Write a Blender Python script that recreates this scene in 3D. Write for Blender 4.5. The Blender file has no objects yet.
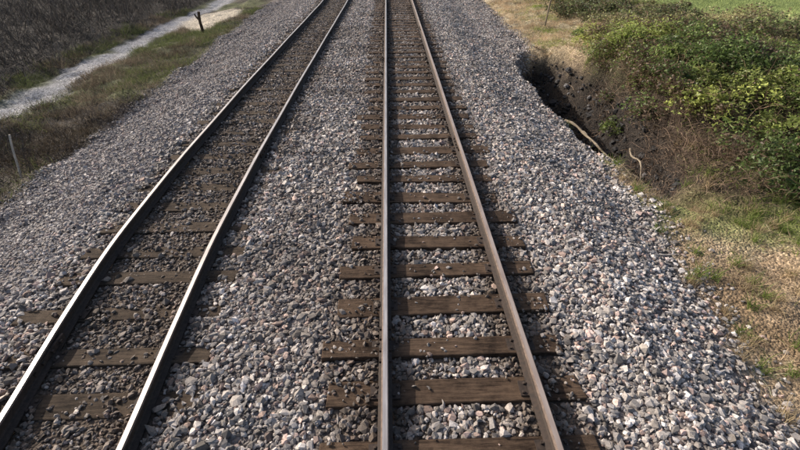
import bpy, bmesh, math, numpy as np
from mathutils import Vector
rng=np.random.default_rng(7)
sc=bpy.context.scene
sc.view_settings.view_transform='Standard'; sc.view_settings.look='None'; sc.view_settings.exposure=0

# ---------------- noise ----------------
_lat={}
def vn(x,y,s,seed=0):
    if seed not in _lat: _lat[seed]=np.random.default_rng(1000+seed).random((256,256))
    L=_lat[seed]; X=np.asarray(x,float)/s+1000.; Y=np.asarray(y,float)/s+1000.
    i=np.floor(X).astype(int); j=np.floor(Y).astype(int); fx=X-i; fy=Y-j
    fx=fx*fx*(3-2*fx); fy=fy*fy*(3-2*fy)
    a=L[i%256,j%256]; b=L[(i+1)%256,j%256]; c=L[i%256,(j+1)%256]; d=L[(i+1)%256,(j+1)%256]
    return (a*(1-fx)+b*fx)*(1-fy)+(c*(1-fx)+d*fx)*fy
def fbm(x,y,s,seed=0,o=4):
    t=0;a=1;n=0
    for k in range(o):
        t=t+a*vn(x,y,s/2**k,seed+k);n+=a;a*=.55
    return t/n
def sstep(a,b,x):
    t=np.clip((x-a)/(b-a),0,1); return t*t*(3-2*t)

# ---------------- layout ----------------
YS=np.linspace(-30,160,1901)
def smooth(v,n=25):
    k=np.hanning(n);k/=k.sum(); return np.convolve(np.pad(v,n//2,mode='edge'),k,mode='valid')
LR=smooth(np.interp(YS,[-30,0,2,3.3,5,8,12,18,27,50,160],[-3.75,-3.62,-3.62,-3.85,-4.06,-4.13,-4.1,-3.98,-3.78,-3.7,-3.7]))
RRl=smooth(np.interp(YS,[-30,0,2,3.3,5,8,12,18,27,50,160],[-2.3,-2.35,-2.42,-2.52,-2.62,-2.64,-2.6,-2.5,-2.34,-2.25,-2.25]))
def lrail(y): return np.interp(y,YS,LR)
def rrail(y): return np.interp(y,YS,RRl)
RA,RB=-0.08,1.43
TZ_L=-0.10

def pitmask(x,y):
    cx=5.95+0.05*(y-9)
    r=np.sqrt(((x-cx)/1.4)**2+((y-13.3)/5.8)**2)+0.5*(fbm(x,y,1.0,40)-.5)
    return 1-sstep(.55,1.1,r)
def edge_r(y): return np.interp(y,[-30,0,3,5,7,9,12,17,20,30,160],[3.8,3.85,4.15,4.45,4.75,4.75,4.8,5.3,6.0,6.3,6])
def edge_l(y): return np.interp(y,[-30,0,6,10,18,27,160],[-7.3,-7.3,-7.7,-8.1,-8.3,-8.6,-8.6])
def meadowmask(x,y): return sstep(0,1.6,(y-23.2+2.0*(x-15.5))+(fbm(x,y,1.6,20)-.5)*3)*sstep(12.3,13.5,x+.12*(y-24))
def height(x,y):
    z=np.interp(x,[-300,-30,-16,-14.3,-13,-11.8,-9,-7.6,-5.3,-4.7,-2.0,-1.2,-.5,2.1,2.9,4.5,6,9,14,22,300],
                [2,-.6,-1.2,-1.5,-1.6,-1.5,-1.35,-1.15,-.38,-.31,-.27,-.24,-.215,-.215,-.27,-.78,-.85,-.65,-.1,.3,3])
    out=np.clip(np.maximum(x-4.3,-5.2-x)/2.5,0,1)
    z=z+(fbm(x,y,.7,3)-.5)*.13*np.clip(np.minimum(abs(x-(RA+RB)/2)-1.0,abs(x+3.3)-1.0),0.1,1)
    z=z+out*((fbm(x,y,3.0,10)-.5)*.5+(fbm(x,y,.5,14)-.5)*.24)
    z=z-1.75*pitmask(x,y)*(1+.6*(fbm(x,y,.8,44)-.5))
    b=np.exp(-(((x-9.5)/2.6)**2+((y-13.5)/5.5)**2)); z=z+.7*b
    return z
def mesh_obj(name,verts,faces_n,loops,mats,col=None,smooth_=False,midx=None):
    me=bpy.data.meshes.new(name)
    nv=len(verts); nf=len(loops)//faces_n
    me.vertices.add(nv); me.vertices.foreach_set('co',np.asarray(verts,np.float32).ravel())
    me.loops.add(len(loops)); me.loops.foreach_set('vertex_index',np.asarray(loops,np.int32))
    me.polygons.add(nf); me.polygons.foreach_set('loop_start',np.arange(nf,dtype=np.int32)*faces_n)
    me.polygons.foreach_set('loop_total',np.full(nf,faces_n,np.int32))
    if midx is not None: me.polygons.foreach_set('material_index',np.asarray(midx,np.int32))
    me.update(calc_edges=True)
    if not smooth_: me.polygons.foreach_set('use_smooth',np.zeros(nf,bool))
    else: me.polygons.foreach_set('use_smooth',np.ones(nf,bool))
    if col is not None:
        a=me.color_attributes.new('Col','FLOAT_COLOR','POINT')
        c=np.ones((nv,4),np.float32); c[:,:3]=col; a.data.foreach_set('color',c.ravel())
    for m in mats: me.materials.append(m)
    o=bpy.data.objects.new(name,me); sc.collection.objects.link(o); return o

# ---------------- materials ----------------
def mat(name):
    m=bpy.data.materials.new(name); m.use_nodes=True; nt=m.node_tree
    return m,nt,nt.nodes['Principled BSDF']
def N(nt,t): return nt.nodes.new(t)
def attr_mat(name,rough=.9,nscale=60,namt=.35,bump=0,spec=.2,trans=False,vor=False):
    m,nt,p=mat(name); L=nt.links
    a=N(nt,'ShaderNodeAttribute'); a.attribute_name='Col'
    tc=N(nt,'ShaderNodeTexCoord')
    no=N(nt,'ShaderNodeTexNoise'); no.inputs['Scale'].default_value=nscale; no.inputs['Detail'].default_value=5
    L.new(tc.outputs['Object'],no.inputs['Vector'])
    mr=N(nt,'ShaderNodeMapRange'); mr.inputs['From Min'].default_value=.3; mr.inputs['From Max'].default_value=.7
    mr.inputs['To Min'].default_value=1-namt; mr.inputs['To Max'].default_value=1+namt
    L.new(no.outputs['Fac'],mr.inputs['Value'])
    vm=N(nt,'ShaderNodeVectorMath'); vm.operation='SCALE'
    L.new(a.outputs['Color'],vm.inputs[0]); L.new(mr.outputs[0],vm.inputs['Scale'])
    out=vm.outputs[0]
    p.inputs['Roughness'].default_value=rough; p.inputs['Specular IOR Level'].default_value=spec
    h=no.outputs['Fac']
    if vor:
        v=N(nt,'ShaderNodeTexVoronoi'); v.inputs['Scale'].default_value=26; L.new(tc.outputs['Object'],v.inputs['Vector'])
        sep=N(nt,'ShaderNodeSeparateColor'); L.new(v.outputs['Color'],sep.inputs[0])
        mr2=N(nt,'ShaderNodeMapRange'); mr2.inputs['To Min'].default_value=.55; mr2.inputs['To Max'].default_value=1.5
        L.new(sep.outputs[0],mr2.inputs['Value'])
        vm2=N(nt,'ShaderNodeVectorMath'); vm2.operation='SCALE'
        L.new(out,vm2.inputs[0]); L.new(mr2.outputs[0],vm2.inputs['Scale']); out=vm2.outputs[0]
        mu=N(nt,'ShaderNodeMath'); mu.operation='SUBTRACT'; L.new(no.outputs['Fac'],mu.inputs[0]); L.new(v.outputs['Distance'],mu.inputs[1]); h=mu.outputs[0]
    L.new(out,p.inputs['Base Color'])
    if bump:
        b=N(nt,'ShaderNodeBump'); b.inputs['Strength'].default_value=bump; b.inputs['Distance'].default_value=.03
        L.new(h,b.inputs['Height']); L.new(b.outputs[0],p.inputs['Normal'])
    if trans:
        t=N(nt,'ShaderNodeBsdfTranslucent'); L.new(out,t.inputs['Color'])
        mx=N(nt,'ShaderNodeMixShader'); mx.inputs[0].default_value=.4
        L.new(p.outputs[0],mx.inputs[1]); L.new(t.outputs[0],mx.inputs[2])
        L.new(mx.outputs[0],nt.nodes['Material Output'].inputs['Surface'])
    return m
M_ground=attr_mat('ground_mat',nscale=9,namt=.3,bump=.9,vor=True)
M_stone=attr_mat('stone_mat',rough=.8,nscale=70,namt=.25,spec=.3)
M_grass=attr_mat('grass_mat',nscale=4,namt=.2,trans=True)
M_leaf=attr_mat('leaf_mat',rough=.5,nscale=4,namt=.25,trans=True,spec=.4)
M_twig=attr_mat('twig_mat',nscale=20,namt=.3)

def wood(name,c1,c2):
    m,nt,p=mat(name); L=nt.links
    tc=N(nt,'ShaderNodeTexCoord'); mp=N(nt,'ShaderNodeMapping'); mp.inputs['Scale'].default_value=(2.0,24,24)
    L.new(tc.outputs['Object'],mp.inputs[0])
    no=N(nt,'ShaderNodeTexNoise'); no.inputs['Scale'].default_value=1.6; no.inputs['Detail'].default_value=8; no.inputs['Roughness'].default_value=.75
    L.new(mp.outputs[0],no.inputs['Vector'])
    n2=N(nt,'ShaderNodeTexNoise'); n2.inputs['Scale'].default_value=3.3; n2.inputs['Detail'].default_value=9; n2.inputs['Roughness'].default_value=.7; L.new(tc.outputs['Object'],n2.inputs['Vector'])
    ad=N(nt,'ShaderNodeMath'); ad.operation='MULTIPLY_ADD'; ad.inputs[1].default_value=.55; L.new(n2.outputs['Fac'],ad.inputs[0])
    m3=N(nt,'ShaderNodeMath'); m3.operation='MULTIPLY'; m3.inputs[1].default_value=.55; L.new(no.outputs['Fac'],m3.inputs[0]); L.new(m3.outputs[0],ad.inputs[2])
    cr=N(nt,'ShaderNodeValToRGB'); cr.color_ramp.elements[0].position=.44; cr.color_ramp.elements[1].position=.68
    cr.color_ramp.elements[0].color=(*c1,1); cr.color_ramp.elements[1].color=(*c2,1)
    L.new(ad.outputs[0],cr.inputs[0]); L.new(cr.outputs[0],p.inputs['Base Color'])
    p.inputs['Roughness'].default_value=.9; p.inputs['Specular IOR Level'].default_value=.15
    b=N(nt,'ShaderNodeBump'); b.inputs['Strength'].default_value=1; b.inputs['Distance'].default_value=.03
    L.new(ad.outputs[0],b.inputs['Height']); L.new(b.outputs[0],p.inputs['Normal'])
    return m
M_tie=wood('sleeper_wood',(.022,.014,.01),(.15,.1,.068))
M_tie2=wood('sleeper_wood_muddy',(.028,.021,.016),(.13,.095,.068))
M_post=wood('weathered_post',(.12,.09,.06),(.42,.35,.26))
M_wpost=wood('pale_post',(.35,.32,.28),(.6,.57,.52))
def rust(name,c1,c2,metal=0,r=.8,sc_=30):
    m,nt,p=mat(name); L=nt.links
    tc=N(nt,'ShaderNodeTexCoord'); mp=N(nt,'ShaderNodeMapping'); mp.inputs['Scale'].default_value=(1,.12,1) if metal else (1,1,1)
    L.new(tc.outputs['Object'],mp.inputs[0])
    no=N(nt,'ShaderNodeTexNoise'); no.inputs['Scale'].default_value=sc_; no.inputs['Detail'].default_value=6; L.new(mp.outputs[0],no.inputs['Vector'])
    cr=N(nt,'ShaderNodeValToRGB'); cr.color_ramp.elements[0].position=.3; cr.color_ramp.elements[1].position=.7
    cr.color_ramp.elements[0].color=(*c1,1); cr.color_ramp.elements[1].color=(*c2,1)
    L.new(no.outputs['Fac'],cr.inputs[0]); L.new(cr.outputs[0],p.inputs['Base Color'])
    p.inputs['Metallic'].default_value=metal
    mr=N(nt,'ShaderNodeMapRange'); mr.inputs['To Min'].default_value=r-.1; mr.inputs['To Max'].default_value=r+.12; L.new(no.outputs['Fac'],mr.inputs['Value'])
    L.new(mr.outputs[0],p.inputs['Roughness'])
    return m
M_rust=rust('rail_rust',(.02,.013,.01),(.06,.04,.03))
M_hrust=rust('rail_head_rust',(.09,.062,.048),(.2,.145,.115),sc_=20)
M_head=rust('rail_polished',(.46,.41,.38),(.68,.63,.6),metal=.7,r=.36,sc_=20)
M_hrust2=rust('rail_dull_top',(.34,.26,.22),(.52,.43,.38),metal=.4,r=.45,sc_=20)

# ---------------- ground ----------------
gx=np.unique(np.concatenate([-np.geomspace(22,400,25),np.arange(-22,-8,.16),np.arange(-8,8,.09),np.arange(8,22,.16),np.geomspace(22,400,25)]))
gy=np.unique(np.concatenate([-np.geomspace(6,300,15),np.arange(-6,12,.11),np.arange(12,38,.2),np.geomspace(38,600,40)]))
X,Y=np.meshgrid(gx,gy,indexing='ij'); x=X.ravel(); y=Y.ravel()
z=height(x,y)
def lerp(c,d,t): return c*(1-t[:,None])+np.asarray(d)[None,:]*t[:,None]
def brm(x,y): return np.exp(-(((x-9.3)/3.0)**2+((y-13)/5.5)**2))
def zone_color(x,y):
    n=fbm(x,y,1.6,20); n2=fbm(x,y,4,25); n3=fbm(x,y,.4,30); one=np.ones((len(x),1))
    c=one*np.array([.15,.13,.122])
    cl=(lrail(y)+rrail(y))/2
    c=lerp(c,[.075,.056,.042],(1-sstep(.9,1.45,abs(x-cl)))*.9)
    c=lerp(c,[.08,.06,.045],(1-sstep(1.1,1.6,abs(x-.67)))*.85)
    e=edge_r(y)+(n-.5)*.7
    t=sstep(-.15,.3,x-e)
    dry=lerp(lerp(one*np.array([.38,.285,.19]),[.22,.155,.095],sstep(.45,.65,n)),[.46,.37,.27],sstep(.5,.7,n2)*.6)
    dry=lerp(dry,[.52,.44,.3],sstep(16,20,y)*sstep(11,9,x)*.7)
    g=sstep(.5,.62,n2+.25*sstep(6,9,x)*sstep(5,8,y)-.05)*(1-.8*sstep(16,19,y))
    dry=lerp(dry,[.14,.17,.045],g*.8)
    c=c*(1-t[:,None])+dry*t[:,None]
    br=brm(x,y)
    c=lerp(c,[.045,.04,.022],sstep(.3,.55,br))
    c=lerp(c,[.21,.26,.09],meadowmask(x,y))
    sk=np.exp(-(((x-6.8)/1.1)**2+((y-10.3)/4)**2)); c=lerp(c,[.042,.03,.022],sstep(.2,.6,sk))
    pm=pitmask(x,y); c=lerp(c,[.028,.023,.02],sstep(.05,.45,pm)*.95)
    e=edge_l(y)+(n-.5)*.8
    t=sstep(.2,-.3,x-e)
    lv=lerp(one*np.array([.1,.083,.065]),[.05,.042,.036],sstep(.4,.6,n))
    lv=lerp(lv,[.12,.13,.06],sstep(12,15,y)*sstep(.4,.6,n2)*.8)
    c=c*(1-t[:,None])+lv*t[:,None]
    pth=1-sstep(.35,.95,abs(x+13.1-.8*(n2-.5)*2)+1.3*(n-.5))
    c=lerp(c,[.38,.37,.38],pth*.9)
    sand=sstep(.8,.5,np.sqrt(((x+11.3)/2.6)**2+((y-31)/5)**2)+.3*(n-.5))
    c=lerp(c,[.55,.48,.38],sand*.9)
    c=lerp(c,[.05,.042,.036],sstep(-14.0,-14.6,x+(n-.5)))
    return c*(.8+.4*n3)[:,None]
col=zone_color(x,y)
nx,ny=len(gx),len(gy)
I=np.arange(nx*ny).reshape(nx,ny)
lo=np.stack([I[:-1,:-1],I[1:,:-1],I[1:,1:],I[:-1,1:]],-1).ravel()
mesh_obj('ground',np.stack([x,y,z],1),4,lo,[M_ground],col,True)

# ---------------- rails ----------------
prof=[(-.07,0),(.07,0),(.07,.012),(.02,.03),(.0085,.045),(.0085,.115),(.034,.127),(.036,.152),(.025,.165),(-.022,.165),(-.036,.150),(-.034,.127),(-.0085,.115),(-.0085,.045),(-.02,.03),(-.07,.012)]
prof=np.array(prof)
def rail(name,fx,ztop,parent,top):
    ys=np.concatenate([np.arange(-20,40,.3),np.arange(40,155,3)])
    xs=np.array([fx(t) for t in ys]); k=len(prof)
    V=np.zeros((len(ys),k,3)); V[:,:,0]=xs[:,None]+prof[None,:,0]; V[:,:,1]=ys[:,None]
    V[:,:,2]=ztop-.165+prof[None,:,1]+(.004*np.sin(ys*1.1))[:,None]
    J=np.arange(len(ys)*k).reshape(len(ys),k); J2=np.roll(J,-1,axis=1)
    lo=np.stack([J[:-1],J2[:-1],J2[1:],J[1:]],-1)
    mi=np.zeros((len(ys)-1,k),int); mi[:,8]=1; mi[:,7]=2; mi[:,9]=2; mi[:,10]=2
    o=mesh_obj(name,V.reshape(-1,3),4,lo.ravel(),[M_rust,top,M_hrust],midx=mi.ravel()); o.parent=parent; return o
def boxes(name,centers,sizes,rotz,mat_,jit=.0,parent=None,bev=0):
    n=len(centers); t=np.array([[a,b,c] for a in(-.5,.5) for b in(-.5,.5) for c in(-.5,.5)])
    V=t[None]*np.asarray(sizes)[:,None,:]+rng.normal(0,1,(n,8,3))*jit
    c,s=np.cos(rotz)[:,None],np.sin(rotz)[:,None]
    V=np.stack([V[:,:,0]*c-V[:,:,1]*s,V[:,:,0]*s+V[:,:,1]*c,V[:,:,2]],-1)+np.asarray(centers)[:,None,:]
    F=np.array([[0,1,3,2],[4,6,7,5],[0,4,5,1],[2,3,7,6],[0,2,6,4],[1,5,7,3]])
    lo=(F[None]+8*np.arange(n)[:,None,None]).ravel()
    o=mesh_obj(name,V.reshape(-1,3),4,lo,[mat_])
    if bev:
        b=o.modifiers.new('b','BEVEL'); b.width=bev; b.segments=2
    o.parent=parent; return o
def track(name,fa,fb,ztop,seed,mt,length,wd):
    e=bpy.data.objects.new(name,None); sc.collection.objects.link(e)
    rail('rail_west',fa,ztop,e,M_head); rail('rail_east',fb,ztop,e,M_hrust2 if seed==1 else M_head)
    r=np.random.default_rng(seed)
    ys=np.arange(-12,90,.624)+.2; ys=ys+r.normal(0,.02,len(ys))
    mid=np.array([(fa(t)+fb(t))/2 for t in ys])
    ce=np.stack([mid+r.normal(-.04,.05,len(ys)),ys,np.full(len(ys),ztop-.17-.09)+r.normal(0,.004,len(ys))],1)
    si=np.stack([length+r.normal(0,.07,len(ys)),wd+r.normal(0,.017,len(ys)),np.full(len(ys),.18)],1)
    rz=r.normal(0,.016,len(ys))
    boxes('sleepers',ce,si,rz,mt,.009,e,.014)
    pc=[];ps=[];sp=[];ss=[]
    for t in ys:
        for f in(fa,fb):
            xx=float(f(t)); pc.append((xx,t,ztop-.168)); ps.append((.30,.17,.016))
            for sx,sy in((-.09,.05),(.09,-.05),(-.125,-.05),(.125,.05)):
                sp.append((xx+sx,t+sy,ztop-.155)); ss.append((.025,.025,.025))
    boxes('tie_plates',pc,ps,np.zeros(len(pc)),M_rust,0,e)
    boxes('spikes',sp,ss,np.zeros(len(sp)),M_rust,.002,e)
    fc=[];fs=[]
    for t in(3.1,14.9,26.7,38.5):
        for f,o_ in((fa,0),(fb,5.2)):
            for s in(-1,1):
                fc.append((float(f(t+o_))+s*.024,t+o_,ztop-.085)); fs.append((.028,.62,.07))
                for q in(-.22,-.08,.08,.22):
                    fc.append((float(f(t+o_))+s*.05,t+o_+q,ztop-.085)); fs.append((.03,.035,.035))
    boxes('fishplates',fc,fs,np.zeros(len(fc)),M_rust,0,e)
    return ce,si
ceR,siR=track('railway_track',lambda t:RA,lambda t:RB,0.0,1,M_tie,2.6,.275)
ceL,siL=track('railway_track.001',lrail,rrail,TZ_L,2,M_tie2,2.35,.25)

# ---------------- stones ----------------
cube=np.array([[a,b,c] for a in(-1,1) for b in(-1,1) for c in(-1,1)],float)*.72
cubF=np.array([(0,1,3),(0,3,2),(4,6,7),(4,7,5),(0,4,5),(0,5,1),(2,3,7),(2,7,6),(0,2,6),(0,6,4),(1,5,7),(1,7,3)])
octv=np.array([(1,0,0),(-1,0,0),(0,1,0),(0,-1,0),(0,0,1),(0,0,-1)],float)
octF=np.array([(0,2,4),(2,1,4),(1,3,4),(3,0,4),(2,0,5),(1,2,5),(3,1,5),(0,3,5)])
ph=(1+5**.5)/2
ico=np.array([(-1,ph,0),(1,ph,0),(-1,-ph,0),(1,-ph,0),(0,-1,ph),(0,1,ph),(0,-1,-ph),(0,1,-ph),(ph,0,-1),(ph,0,1),(-ph,0,-1),(-ph,0,1)],float); ico/=np.linalg.norm(ico[0])
icoF=np.array([(0,11,5),(0,5,1),(0,1,7),(0,7,10),(0,10,11),(1,5,9),(5,11,4),(11,10,2),(10,7,6),(7,1,8),(3,9,4),(3,4,2),(3,2,6),(3,6,8),(3,8,9),(4,9,5),(2,4,11),(6,2,10),(8,6,7),(9,8,1)])
def rotm(n):
    q=rng.normal(0,1,(n,4)); q/=np.linalg.norm(q,axis=1)[:,None]; w,a,b,c=q.T
    return np.stack([np.stack([1-2*(b*b+c*c),2*(a*b-c*w),2*(a*c+b*w)],-1),np.stack([2*(a*b+c*w),1-2*(a*a+c*c),2*(b*c-a*w)],-1),np.stack([2*(a*c-b*w),2*(b*c+a*w),1-2*(a*a+b*b)],-1)],1)
def stones(name,px,py,pz,rad,col,tv,tf,jit=.3):
    n=len(px)
    V=tv[None]*(1+np.clip(rng.normal(0,jit,(n,len(tv),3)),-.75,.75))
    V=V*(rad[:,None]*rng.uniform(.55,1.4,(n,3)))[:,None,:]
    V=np.einsum('nij,nkj->nki',rotm(n),V)
    V[:,:,2]*=.8
    V+=np.stack([px,py,pz],1)[:,None,:]
    lo=(tf[None]+len(tv)*np.arange(n)[:,None,None]).ravel()
    return mesh_obj(name,V.reshape(-1,3),3,lo,[M_stone],np.repeat(col,len(tv),axis=0))
def ontie(x,y,ce,si,m=.0):
    i=np.clip(np.searchsorted(ce[:,1],y),1,len(ce)-1)
    i=np.where(abs(ce[i,1]-y)<abs(ce[i-1,1]-y),i,i-1)
    return (abs(y-ce[i,1])<si[i,1]/2+m)&(abs(x-ce[i,0])<si[i,0]/2)
def ballast(name,y0,y1,dens,tv,tf,rs):
    A=15*(y1-y0); n=int(A*dens)
    x=rng.uniform(-8.8,6.5,n); y=rng.uniform(y0,y1,n)
    nn=fbm(x,y,1.2,50)
    el=edge_l(y)+(fbm(x,y,1.6,20)-.5)*.8; er=edge_r(y)+(fbm(x,y,1.6,20)-.5)*.7
    keep=(x>el+rng.normal(0,.25,n))&(x<er+rng.normal(0,.3,n))
    keep&=(abs(x-RA)>.085)&(abs(x-RB)>.085)&(abs(x-lrail(y))>.085)&(abs(x-rrail(y))>.085)
    inR=abs(x-.67)<.75; inL=(x>lrail(y))&(x<rrail(y))
    t=ontie(x,y,ceR,siR,.012); tL=ontie(x,y,ceL,siL)
    r0=rng.random(n); pt=fbm(x,y,.6,55)
    endR=t&~inR
    keep&=~(t&inR&(r0>.02+.1*(pt>.6))); keep&=~(endR&(r0>.06+.22*(pt>.55)))
    keep&=~(tL&(r0>.1+.4*(pt>.55)))
    keep&=~(inL&~tL&(r0>.8))
    pm=pitmask(x,y); keep&=(pm<.3+rng.normal(0,.08,n))
    x,y,nn,inL,inR,t,tL=[v[keep] for v in(x,y,nn,inL,inR,t,tL)]; n=len(x)
    rad=rs*np.exp(rng.normal(0,.33,n)); rad=np.clip(rad,.008,.05)
    rad=np.where(x<-5.0,rad*.78,rad); rad=np.where(inL,rad*.8,rad); rad=np.where(t,rad*.7,rad)
    z=height(x,y)+rad*.35
    z=np.where(inR,-.214+rad*.3,z)
    z=np.where(t,-.172+rad*.5,z); z=np.where(tL,TZ_L-.172+rad*.5,z)
    b=np.exp(rng.normal(-1.15,.45,n)); b=np.where(rng.random(n)<.08,b*1.7,b); b=np.clip(b,.055,.78)
    b*= .78+.5*(fbm(x,y,.8,60)-.3)
    hue=rng.random(n)[:,None]
    c=b[:,None]*(np.array([1.03,.97,.95])*(1-hue)+np.array([1.12,.98,.86])*hue)
    pr=rng.random(n)<.12; c[pr]*=np.array([1.08,.88,.82])
    g4=lambda d,w:np.exp(-(d/w)**2)
    st=np.maximum.reduce([g4(x-RA,.3),g4(x-RB,.3),g4(x-lrail(y),.35),g4(x-rrail(y),.35)])
    st=np.clip(st*.85+(.25+.3*sstep(8,16,y))*inR+.65*inL+.55*(1-sstep(1.05,1.6,abs(x-.67)))*(abs(x-.67)>.75)+.45*sstep(.46,.6,nn)*(abs(x+1.5)<.9),0,.92)*rng.uniform(.6,1.1,n)
    st=np.clip(st,0,.95)
    mud=np.array([.095,.07,.052])[None]*(.5+b[:,None]*2.0)
    c=c*(1-st[:,None])+mud*st[:,None]
    lf=(x<-4.8); c[lf]=c[lf]*.6+np.array([.105,.095,.094])
    return stones(name,x,y,z,rad,c,tv,tf)
ballast('gravel_ballast',-.5,6.5,900,ico,icoF,.0235)
ballast('gravel_ballast.001',6.5,12,800,cube,cubF,.0245)
ballast('gravel_ballast.002',12,36,520,octv,octF,.034)

n=3500; bx=rng.uniform(4.2,8.4,n); by=rng.uniform(6.0,19.5,n); k=pitmask(bx,by)>.3; bx,by=bx[k],by[k]
rr=np.clip(np.exp(rng.normal(-3.0,.5,len(bx))),.02,.2); b=rng.uniform(.02,.06,len(bx)); b[rng.random(len(bx))<.08]=.16
stones('dark_boulders',bx,by,height(bx,by)+rr*.2,rr,b[:,None]*np.array([1.0,.95,.95]),ico,icoF,.16)

# ---------------- vegetation helpers ----------------
def strips(name,px,py,pz,dirs,length,width,col,mat_,seg=3,bend=.25,droop=0.):
    n=len(px); P=np.stack([px,py,pz],1); d=dirs/np.linalg.norm(dirs,axis=1)[:,None]
    side=np.cross(d,rng.normal(0,1,(n,3))); side/=np.linalg.norm(side,axis=1)[:,None]+1e-9
    pts=[];L=length/seg
    for k in range(seg+1):
        w=width*(1-.85*k/seg)/2
        pts.append(P-side*w[:,None]); pts.append(P+side*w[:,None])
        P=P+d*L[:,None]; d=d+rng.normal(0,bend,(n,3)); d[:,2]-=droop; d/=np.linalg.norm(d,axis=1)[:,None]
    V=np.stack(pts,1); q=np.array([[2*k,2*k+1,2*k+3,2*k+2] for k in range(seg)])
    lo=(q[None]+2*(seg+1)*np.arange(n)[:,None,None]).ravel()
    return mesh_obj(name,V.reshape(-1,3),4,lo,[mat_],np.repeat(col,2*(seg+1),axis=0))
def pick(n,x0,x1,y0,y1,f):
    x=rng.uniform(x0,x1,n); y=rng.uniform(y0,y1,n); k=rng.random(n)<f(x,y); return x[k],y[k]
def fr(x,y):
    d=sstep(-.1,.6,x-edge_r(y)-(fbm(x,y,1.6,20)-.5)*.7)*(pitmask(x,y)<.2)*(.2+.8*sstep(.35,.6,fbm(x,y,.5,70)))
    return d*(1-.8*sstep(.4,.6,brm(x,y)))*(1-meadowmask(x,y))
x,y=pick(330000,3.6,17,-1,32,fr)
n=len(x); tone=fbm(x,y,1.1,75)
c=np.array([.5,.385,.255])[None]*np.exp(rng.normal(0,.28,n))[:,None]*(.6+.85*tone)[:,None]
g=(fbm(x,y,1.5,80)+.3*sstep(5.5,8,x)*sstep(4.6,6.5,y)+rng.normal(0,.1,n)-.2*sstep(15,19,y)*sstep(12,9,x))>.66
c[g]=np.array([.24,.3,.075])*rng.uniform(.6,1.5,(g.sum(),1))
dr=np.stack([rng.normal(.1,.8,n),rng.normal(-.1,.8,n),rng.uniform(.1,.8,n)],1)
sz=1+.5*sstep(10,20,y)
strips('dry_grass',x,y,height(x,y)-.01,dr,rng.uniform(.06,.22,n)*sz,rng.uniform(.005,.012,n)*sz,np.clip(c,0,.8),M_grass,2,.35)
# longer scattered tufts
tx,ty=pick(500,3.9,10,0,17,lambda a,b:(a>edge_r(b)+.1)*(pitmask(a,b)<.15)*(brm(a,b)<.5))
ci=np.repeat(np.arange(len(tx)),45); m=len(ci); x=tx[ci]+rng.normal(0,.05,m); y=ty[ci]+rng.normal(0,.05,m)
c=np.where((rng.random(len(tx))<.45)[ci][:,None],np.array([.2,.26,.07])[None],np.array([.46,.36,.22])[None])*rng.uniform(.5,1.3,(m,1))
strips('grass_tufts',x,y,height(x,y)-.01,np.stack([rng.normal(0,.45,m),rng.normal(0,.45,m),np.ones(m)],1),rng.uniform(.12,.34,m),rng.uniform(.006,.012,m),c,M_grass,3,.3,.15)
x,y=pick(70000,12,34,14,42,meadowmask)
n=len(x); c=np.array([.3,.36,.15])[None]*rng.uniform(.6,1.4,(n,1))
strips('meadow_grass',x,y,height(x,y)-.01,np.stack([rng.normal(0,.5,n),rng.normal(0,.5,n),np.ones(n)],1),rng.uniform(.08,.2,n),rng.uniform(.012,.03,n),c,M_grass,2,.3)
def fl(x,y):
    return sstep(0,.5,edge_l(y)+(fbm(x,y,1.6,20)-.5)*.8-x)*(abs(x+13.1)>.7)*(.15+.85*sstep(.35,.6,fbm(x,y,.7,71)))*(((x+11.3)/2.4)**2+((y-31)/5)**2>.45)
x,y=pick(190000,-15,-7,0,34,fl); n=len(x); tone=fbm(x,y,1.1,76)
c=np.array([.14,.113,.083])[None]*np.exp(rng.normal(0,.4,n))[:,None]*(.3+1.2*tone)[:,None]*(.6+.6*sstep(11,15,y))[:,None]
g=(fbm(x,y,2,82)+.2*sstep(11,15,y)+rng.normal(0,.07,n))>.68; c[g]=np.array([.125,.145,.06])*rng.uniform(.6,1.5,(g.sum(),1))
strips('verge_grass',x,y,height(x,y)-.01,np.stack([rng.normal(0,.6,n),rng.normal(0,.6,n),rng.uniform(.3,1,n)],1),rng.uniform(.1,.4,n),rng.uniform(.006,.016,n),c,M_grass,2,.35)

def clumps(name,cx,cy,cz,cr_,per,green,yellow,brownf,bseed=90,lw=(.03,.065),tr=(.45,1.4)):
    m=len(cx)*per; ci=np.repeat(np.arange(len(cx)),per)
    d=rng.normal(0,1,(m,3)); d/=np.linalg.norm(d,axis=1)[:,None]; d[:,2]=abs(d[:,2])*.9
    rr=cr_[ci]*rng.uniform(.55,1.1,m)**.7
    P=np.stack([cx[ci],cy[ci],cz[ci]],1)+d*rr[:,None]
    tone=rng.uniform(tr[0],tr[1],len(cx))[ci]; ht=rng.uniform(.55,1.45,m)
    yel=sstep(.35,.65,fbm(cx,cy,2,bseed))[ci]
    c=(np.array(green)[None]*(1-yel[:,None])+np.array(yellow)[None]*yel[:,None])*tone[:,None]*ht[:,None]
    brn=rng.random(m)<brownf(cx,cy)[ci]; c[brn]=np.array([.17,.12,.08])*rng.uniform(.4,1.5,(brn.sum(),1))
    dd=rng.normal(0,1,(m,3)); dd[:,2]*=.4
    return strips(name,P[:,0],P[:,1],P[:,2],dd,rng.uniform(lw[0]*1.6,lw[1]*1.9,m),rng.uniform(lw[0],lw[1],m),c,M_leaf,2,.3)
nc=480; cx=rng.normal(9.6,2.2,nc*4); cy=rng.normal(13.2,4.2,nc*4)
k=(brm(cx,cy)>.2)&(cx>7.3+.06*(cy-9)+2.4*(fbm(cx,cy,1.5,98)-.5))&(cy>6); cx,cy=cx[k][:nc],cy[k][:nc]
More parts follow.
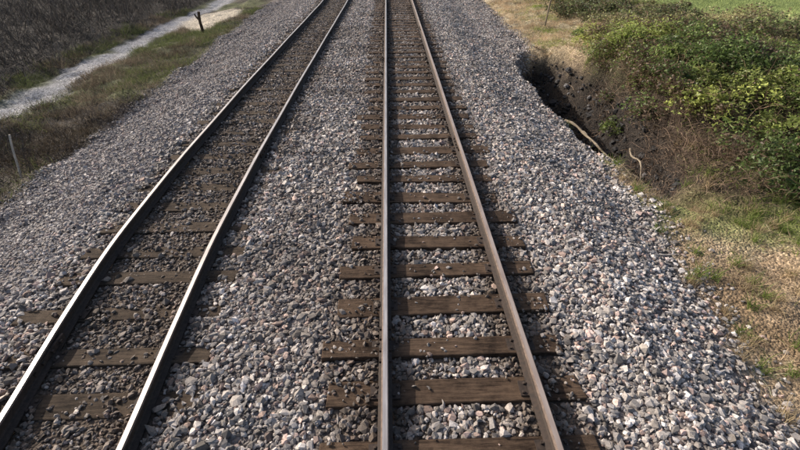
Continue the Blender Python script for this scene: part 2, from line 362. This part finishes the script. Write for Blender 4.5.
cx=np.concatenate([cx,rng.uniform(10,17,130),rng.uniform(7.6,11,40)]); cy=np.concatenate([cy,rng.uniform(8,19,130),rng.uniform(5.8,8.2,40)])
cr_=rng.uniform(.18,.6,len(cx)); cz=height(cx,cy)+rng.uniform(0,.65,len(cx))*np.clip(brm(cx,cy)*1.5,.2,1)
clumps('bramble_thicket',cx,cy,cz,cr_,190,[.14,.2,.06],[.36,.4,.11],lambda a,b:.1+.6*sstep(.54,.66,fbm(a,b,1.5,93)+.12*(a<8)))
cx,cy=pick(900,8.3,17,16,31,lambda a,b:(1-meadowmask(a,b))*sstep(8.5,10.5,a+.5*(fbm(a,b,2,33)-.5)*4)*sstep(.35,.55,fbm(a,b,2.2,34)))
clumps('scrub_bushes',cx,cy,height(cx,cy)+rng.uniform(0,.3,len(cx)),rng.uniform(.2,.6,len(cx)),110,[.18,.21,.09],[.4,.38,.18],lambda a,b:.3+0*a,91,(.04,.08))
def twigs(name,x,y,z,lmin,lmax,w,colr,up=.6,seg=6,bend=.3,droop=.12):
    n=len(x); c=np.array(colr)[None]*np.exp(rng.normal(0,.4,n))[:,None]
    dr=np.stack([rng.normal(0,.7,n),rng.normal(0,.7,n),rng.uniform(.2,1,n)*up*1.6],1)
    return strips(name,x,y,z,dr,rng.uniform(lmin,lmax,n),rng.uniform(.5,1.4,n)*w,c,M_twig,seg,bend,droop)
x,y=pick(24000,5.6,9.5,6.5,18,lambda x,y:np.exp(-(((x-7.1-.06*(y-9))/.9)**2+((y-10.5)/4.0)**2))*(.08+.92*sstep(.42,.6,fbm(x,y,.7,99))))
twigs('dead_bramble_stems',x,y,height(x,y)+rng.uniform(0,.25,len(x)),.25,.95,.012,(.15,.105,.075))
# roots hanging over the washout edge
x,y=pick(2500,4.6,7.6,7,18,lambda x,y:(pitmask(x,y)>.1)*(pitmask(x,y)<.6)*1.); twigs('exposed_roots',x,y,height(x,y)+.03,.2,.8,.014,(.2,.155,.115),up=.3,bend=.45,droop=.2)
x,y=pick(3500,7,14,6,19,lambda x,y:brm(x,y)); twigs('bramble_canes',x,y,height(x,y)+rng.uniform(.1,.5,len(x)),.4,1.1,.012,(.2,.14,.09))
x,y=pick(26000,-30,-14.0,4,46,lambda x,y:.25+.75*sstep(.4,.6,fbm(x,y,1.5,95))); twigs('bare_shrub_thicket',x,y,height(x,y),.6,2.4,.02,(.115,.095,.078),up=1.3,seg=6,bend=.18,droop=0)
x,y=pick(32000,-13.5,-8.2,3,18,lambda x,y:(abs(x+13.1)>.8)*sstep(.35,.6,fbm(x,y,1.3,97))*sstep(17,12,y)); twigs('dead_weed_stems',x,y,height(x,y),.2,.8,.012,(.085,.07,.06),up=1.0)

# ---------------- posts ----------------
def post(name,x,y,h,r,lean,m,fork=False):
    bm=bmesh.new(); z0=float(height(np.array([x]),np.array([y]))[0])-.15
    def limb(p0,p1,r0,r1,nseg=5,s=8):
        p0,p1=Vector(p0),Vector(p1); ax=(p1-p0).normalized(); u=ax.orthogonal().normalized(); w=ax.cross(u); prev=None
        for k in range(nseg+1):
            t=k/nseg; c=p0.lerp(p1,t)+Vector((math.sin(t*7)*r0*.25,math.cos(t*5)*r0*.25,0)); rr=r0+(r1-r0)*t
            ring=[bm.verts.new(c+(u*math.cos(a)+w*math.sin(a))*rr*(1+.12*math.sin(a*3+k))) for a in [2*math.pi*i/s for i in range(s)]]
            if prev:
                for i in range(s): bm.faces.new((prev[i],prev[(i+1)%s],ring[(i+1)%s],ring[i]))
            else: bm.faces.new(ring[::-1])
            prev=ring
        bm.faces.new(prev)
    top=(x+lean[0],y+lean[1],z0+h)
    limb((x,y,z0),top,r,r*.8)
    if fork:
        mid=Vector((x,y,z0)).lerp(Vector(top),.6); limb(mid,mid+Vector((-.25,.05,.4)),r*.7,r*.4)
    me=bpy.data.meshes.new(name); bm.to_mesh(me); bm.free(); me.materials.append(m)
    o=bpy.data.objects.new(name,me); sc.collection.objects.link(o)
post('marker_post',-8.7,9.1,1.2,.025,(.15,.2),M_wpost)
post('wooden_stake',-10.5,26.5,1.3,.09,(.05,0),M_tie,True)
post('fence_post',8.0,23.6,1.6,.05,(.12,0),M_post)
for i,(a,b,c_) in enumerate([((4.85,11.2),(5.55,8.3),.035),((4.95,9.9),(5.75,8.2),.022),((5.0,12.6),(5.5,10.6),.03),((6.3,10.2),(5.5,7.9),.025)]):
    P0=np.array([a[0],a[1],max(height(np.array([a[0]]),np.array([a[1]]))[0],-1.3)+.12]); P1=np.array([b[0],b[1],max(height(np.array([b[0]]),np.array([b[1]]))[0],-1.3)+.15])
    bm=bmesh.new(); prev=None
    for k in range(13):
        t=k/12; p=P0*(1-t)+P1*t+np.array([math.sin(t*9+i)*.06,0,math.sin(t*3.1)*.1+.03*math.sin(t*17)]); r=c_*(1-.6*t)*(1+.2*math.sin(k*2.3))
        ring=[bm.verts.new((p[0]+r*math.cos(q),p[1],p[2]+r*math.sin(q))) for q in [2*math.pi*j/7 for j in range(7)]]
        if prev:
            for j in range(7): bm.faces.new((prev[j],prev[(j+1)%7],ring[(j+1)%7],ring[j]))
        else: bm.faces.new(ring)
        prev=ring
    bm.faces.new(prev[::-1]); me=bpy.data.meshes.new('fallen_branch'); bm.to_mesh(me); bm.free(); me.materials.append(M_post)
    o=bpy.data.objects.new('fallen_branch',me); sc.collection.objects.link(o)

# ---------------- light / sky ----------------
el=math.radians(28); az=math.radians(-56)
S=Vector((math.sin(az)*math.cos(el),math.cos(az)*math.cos(el),math.sin(el)))
sd=bpy.data.lights.new('sun','SUN'); sd.energy=5; sd.angle=math.radians(.5); sd.color=(1,.92,.82)
so=bpy.data.objects.new('sun',sd); sc.collection.objects.link(so); so.rotation_euler=(-S).to_track_quat('-Z','Y').to_euler()
w=bpy.data.worlds.new('World'); sc.world=w; w.use_nodes=True; nt=w.node_tree
sk=nt.nodes.new('ShaderNodeTexSky'); sk.sky_type='NISHITA'; sk.sun_disc=False; sk.sun_elevation=el; sk.sun_rotation=az; sk.dust_density=4
bg=nt.nodes['Background']; nt.links.new(sk.outputs[0],bg.inputs[0]); bg.inputs[1].default_value=.15

cd=bpy.data.cameras.new('camera'); co=bpy.data.objects.new('camera',cd); sc.collection.objects.link(co)
cd.lens=19.35; cd.sensor_width=36; cd.clip_end=2000; cd.clip_start=.05
co.location=(0,0,3.71); co.rotation_euler=(math.radians(54.7),0,math.radians(-1.52))
sc.camera=co
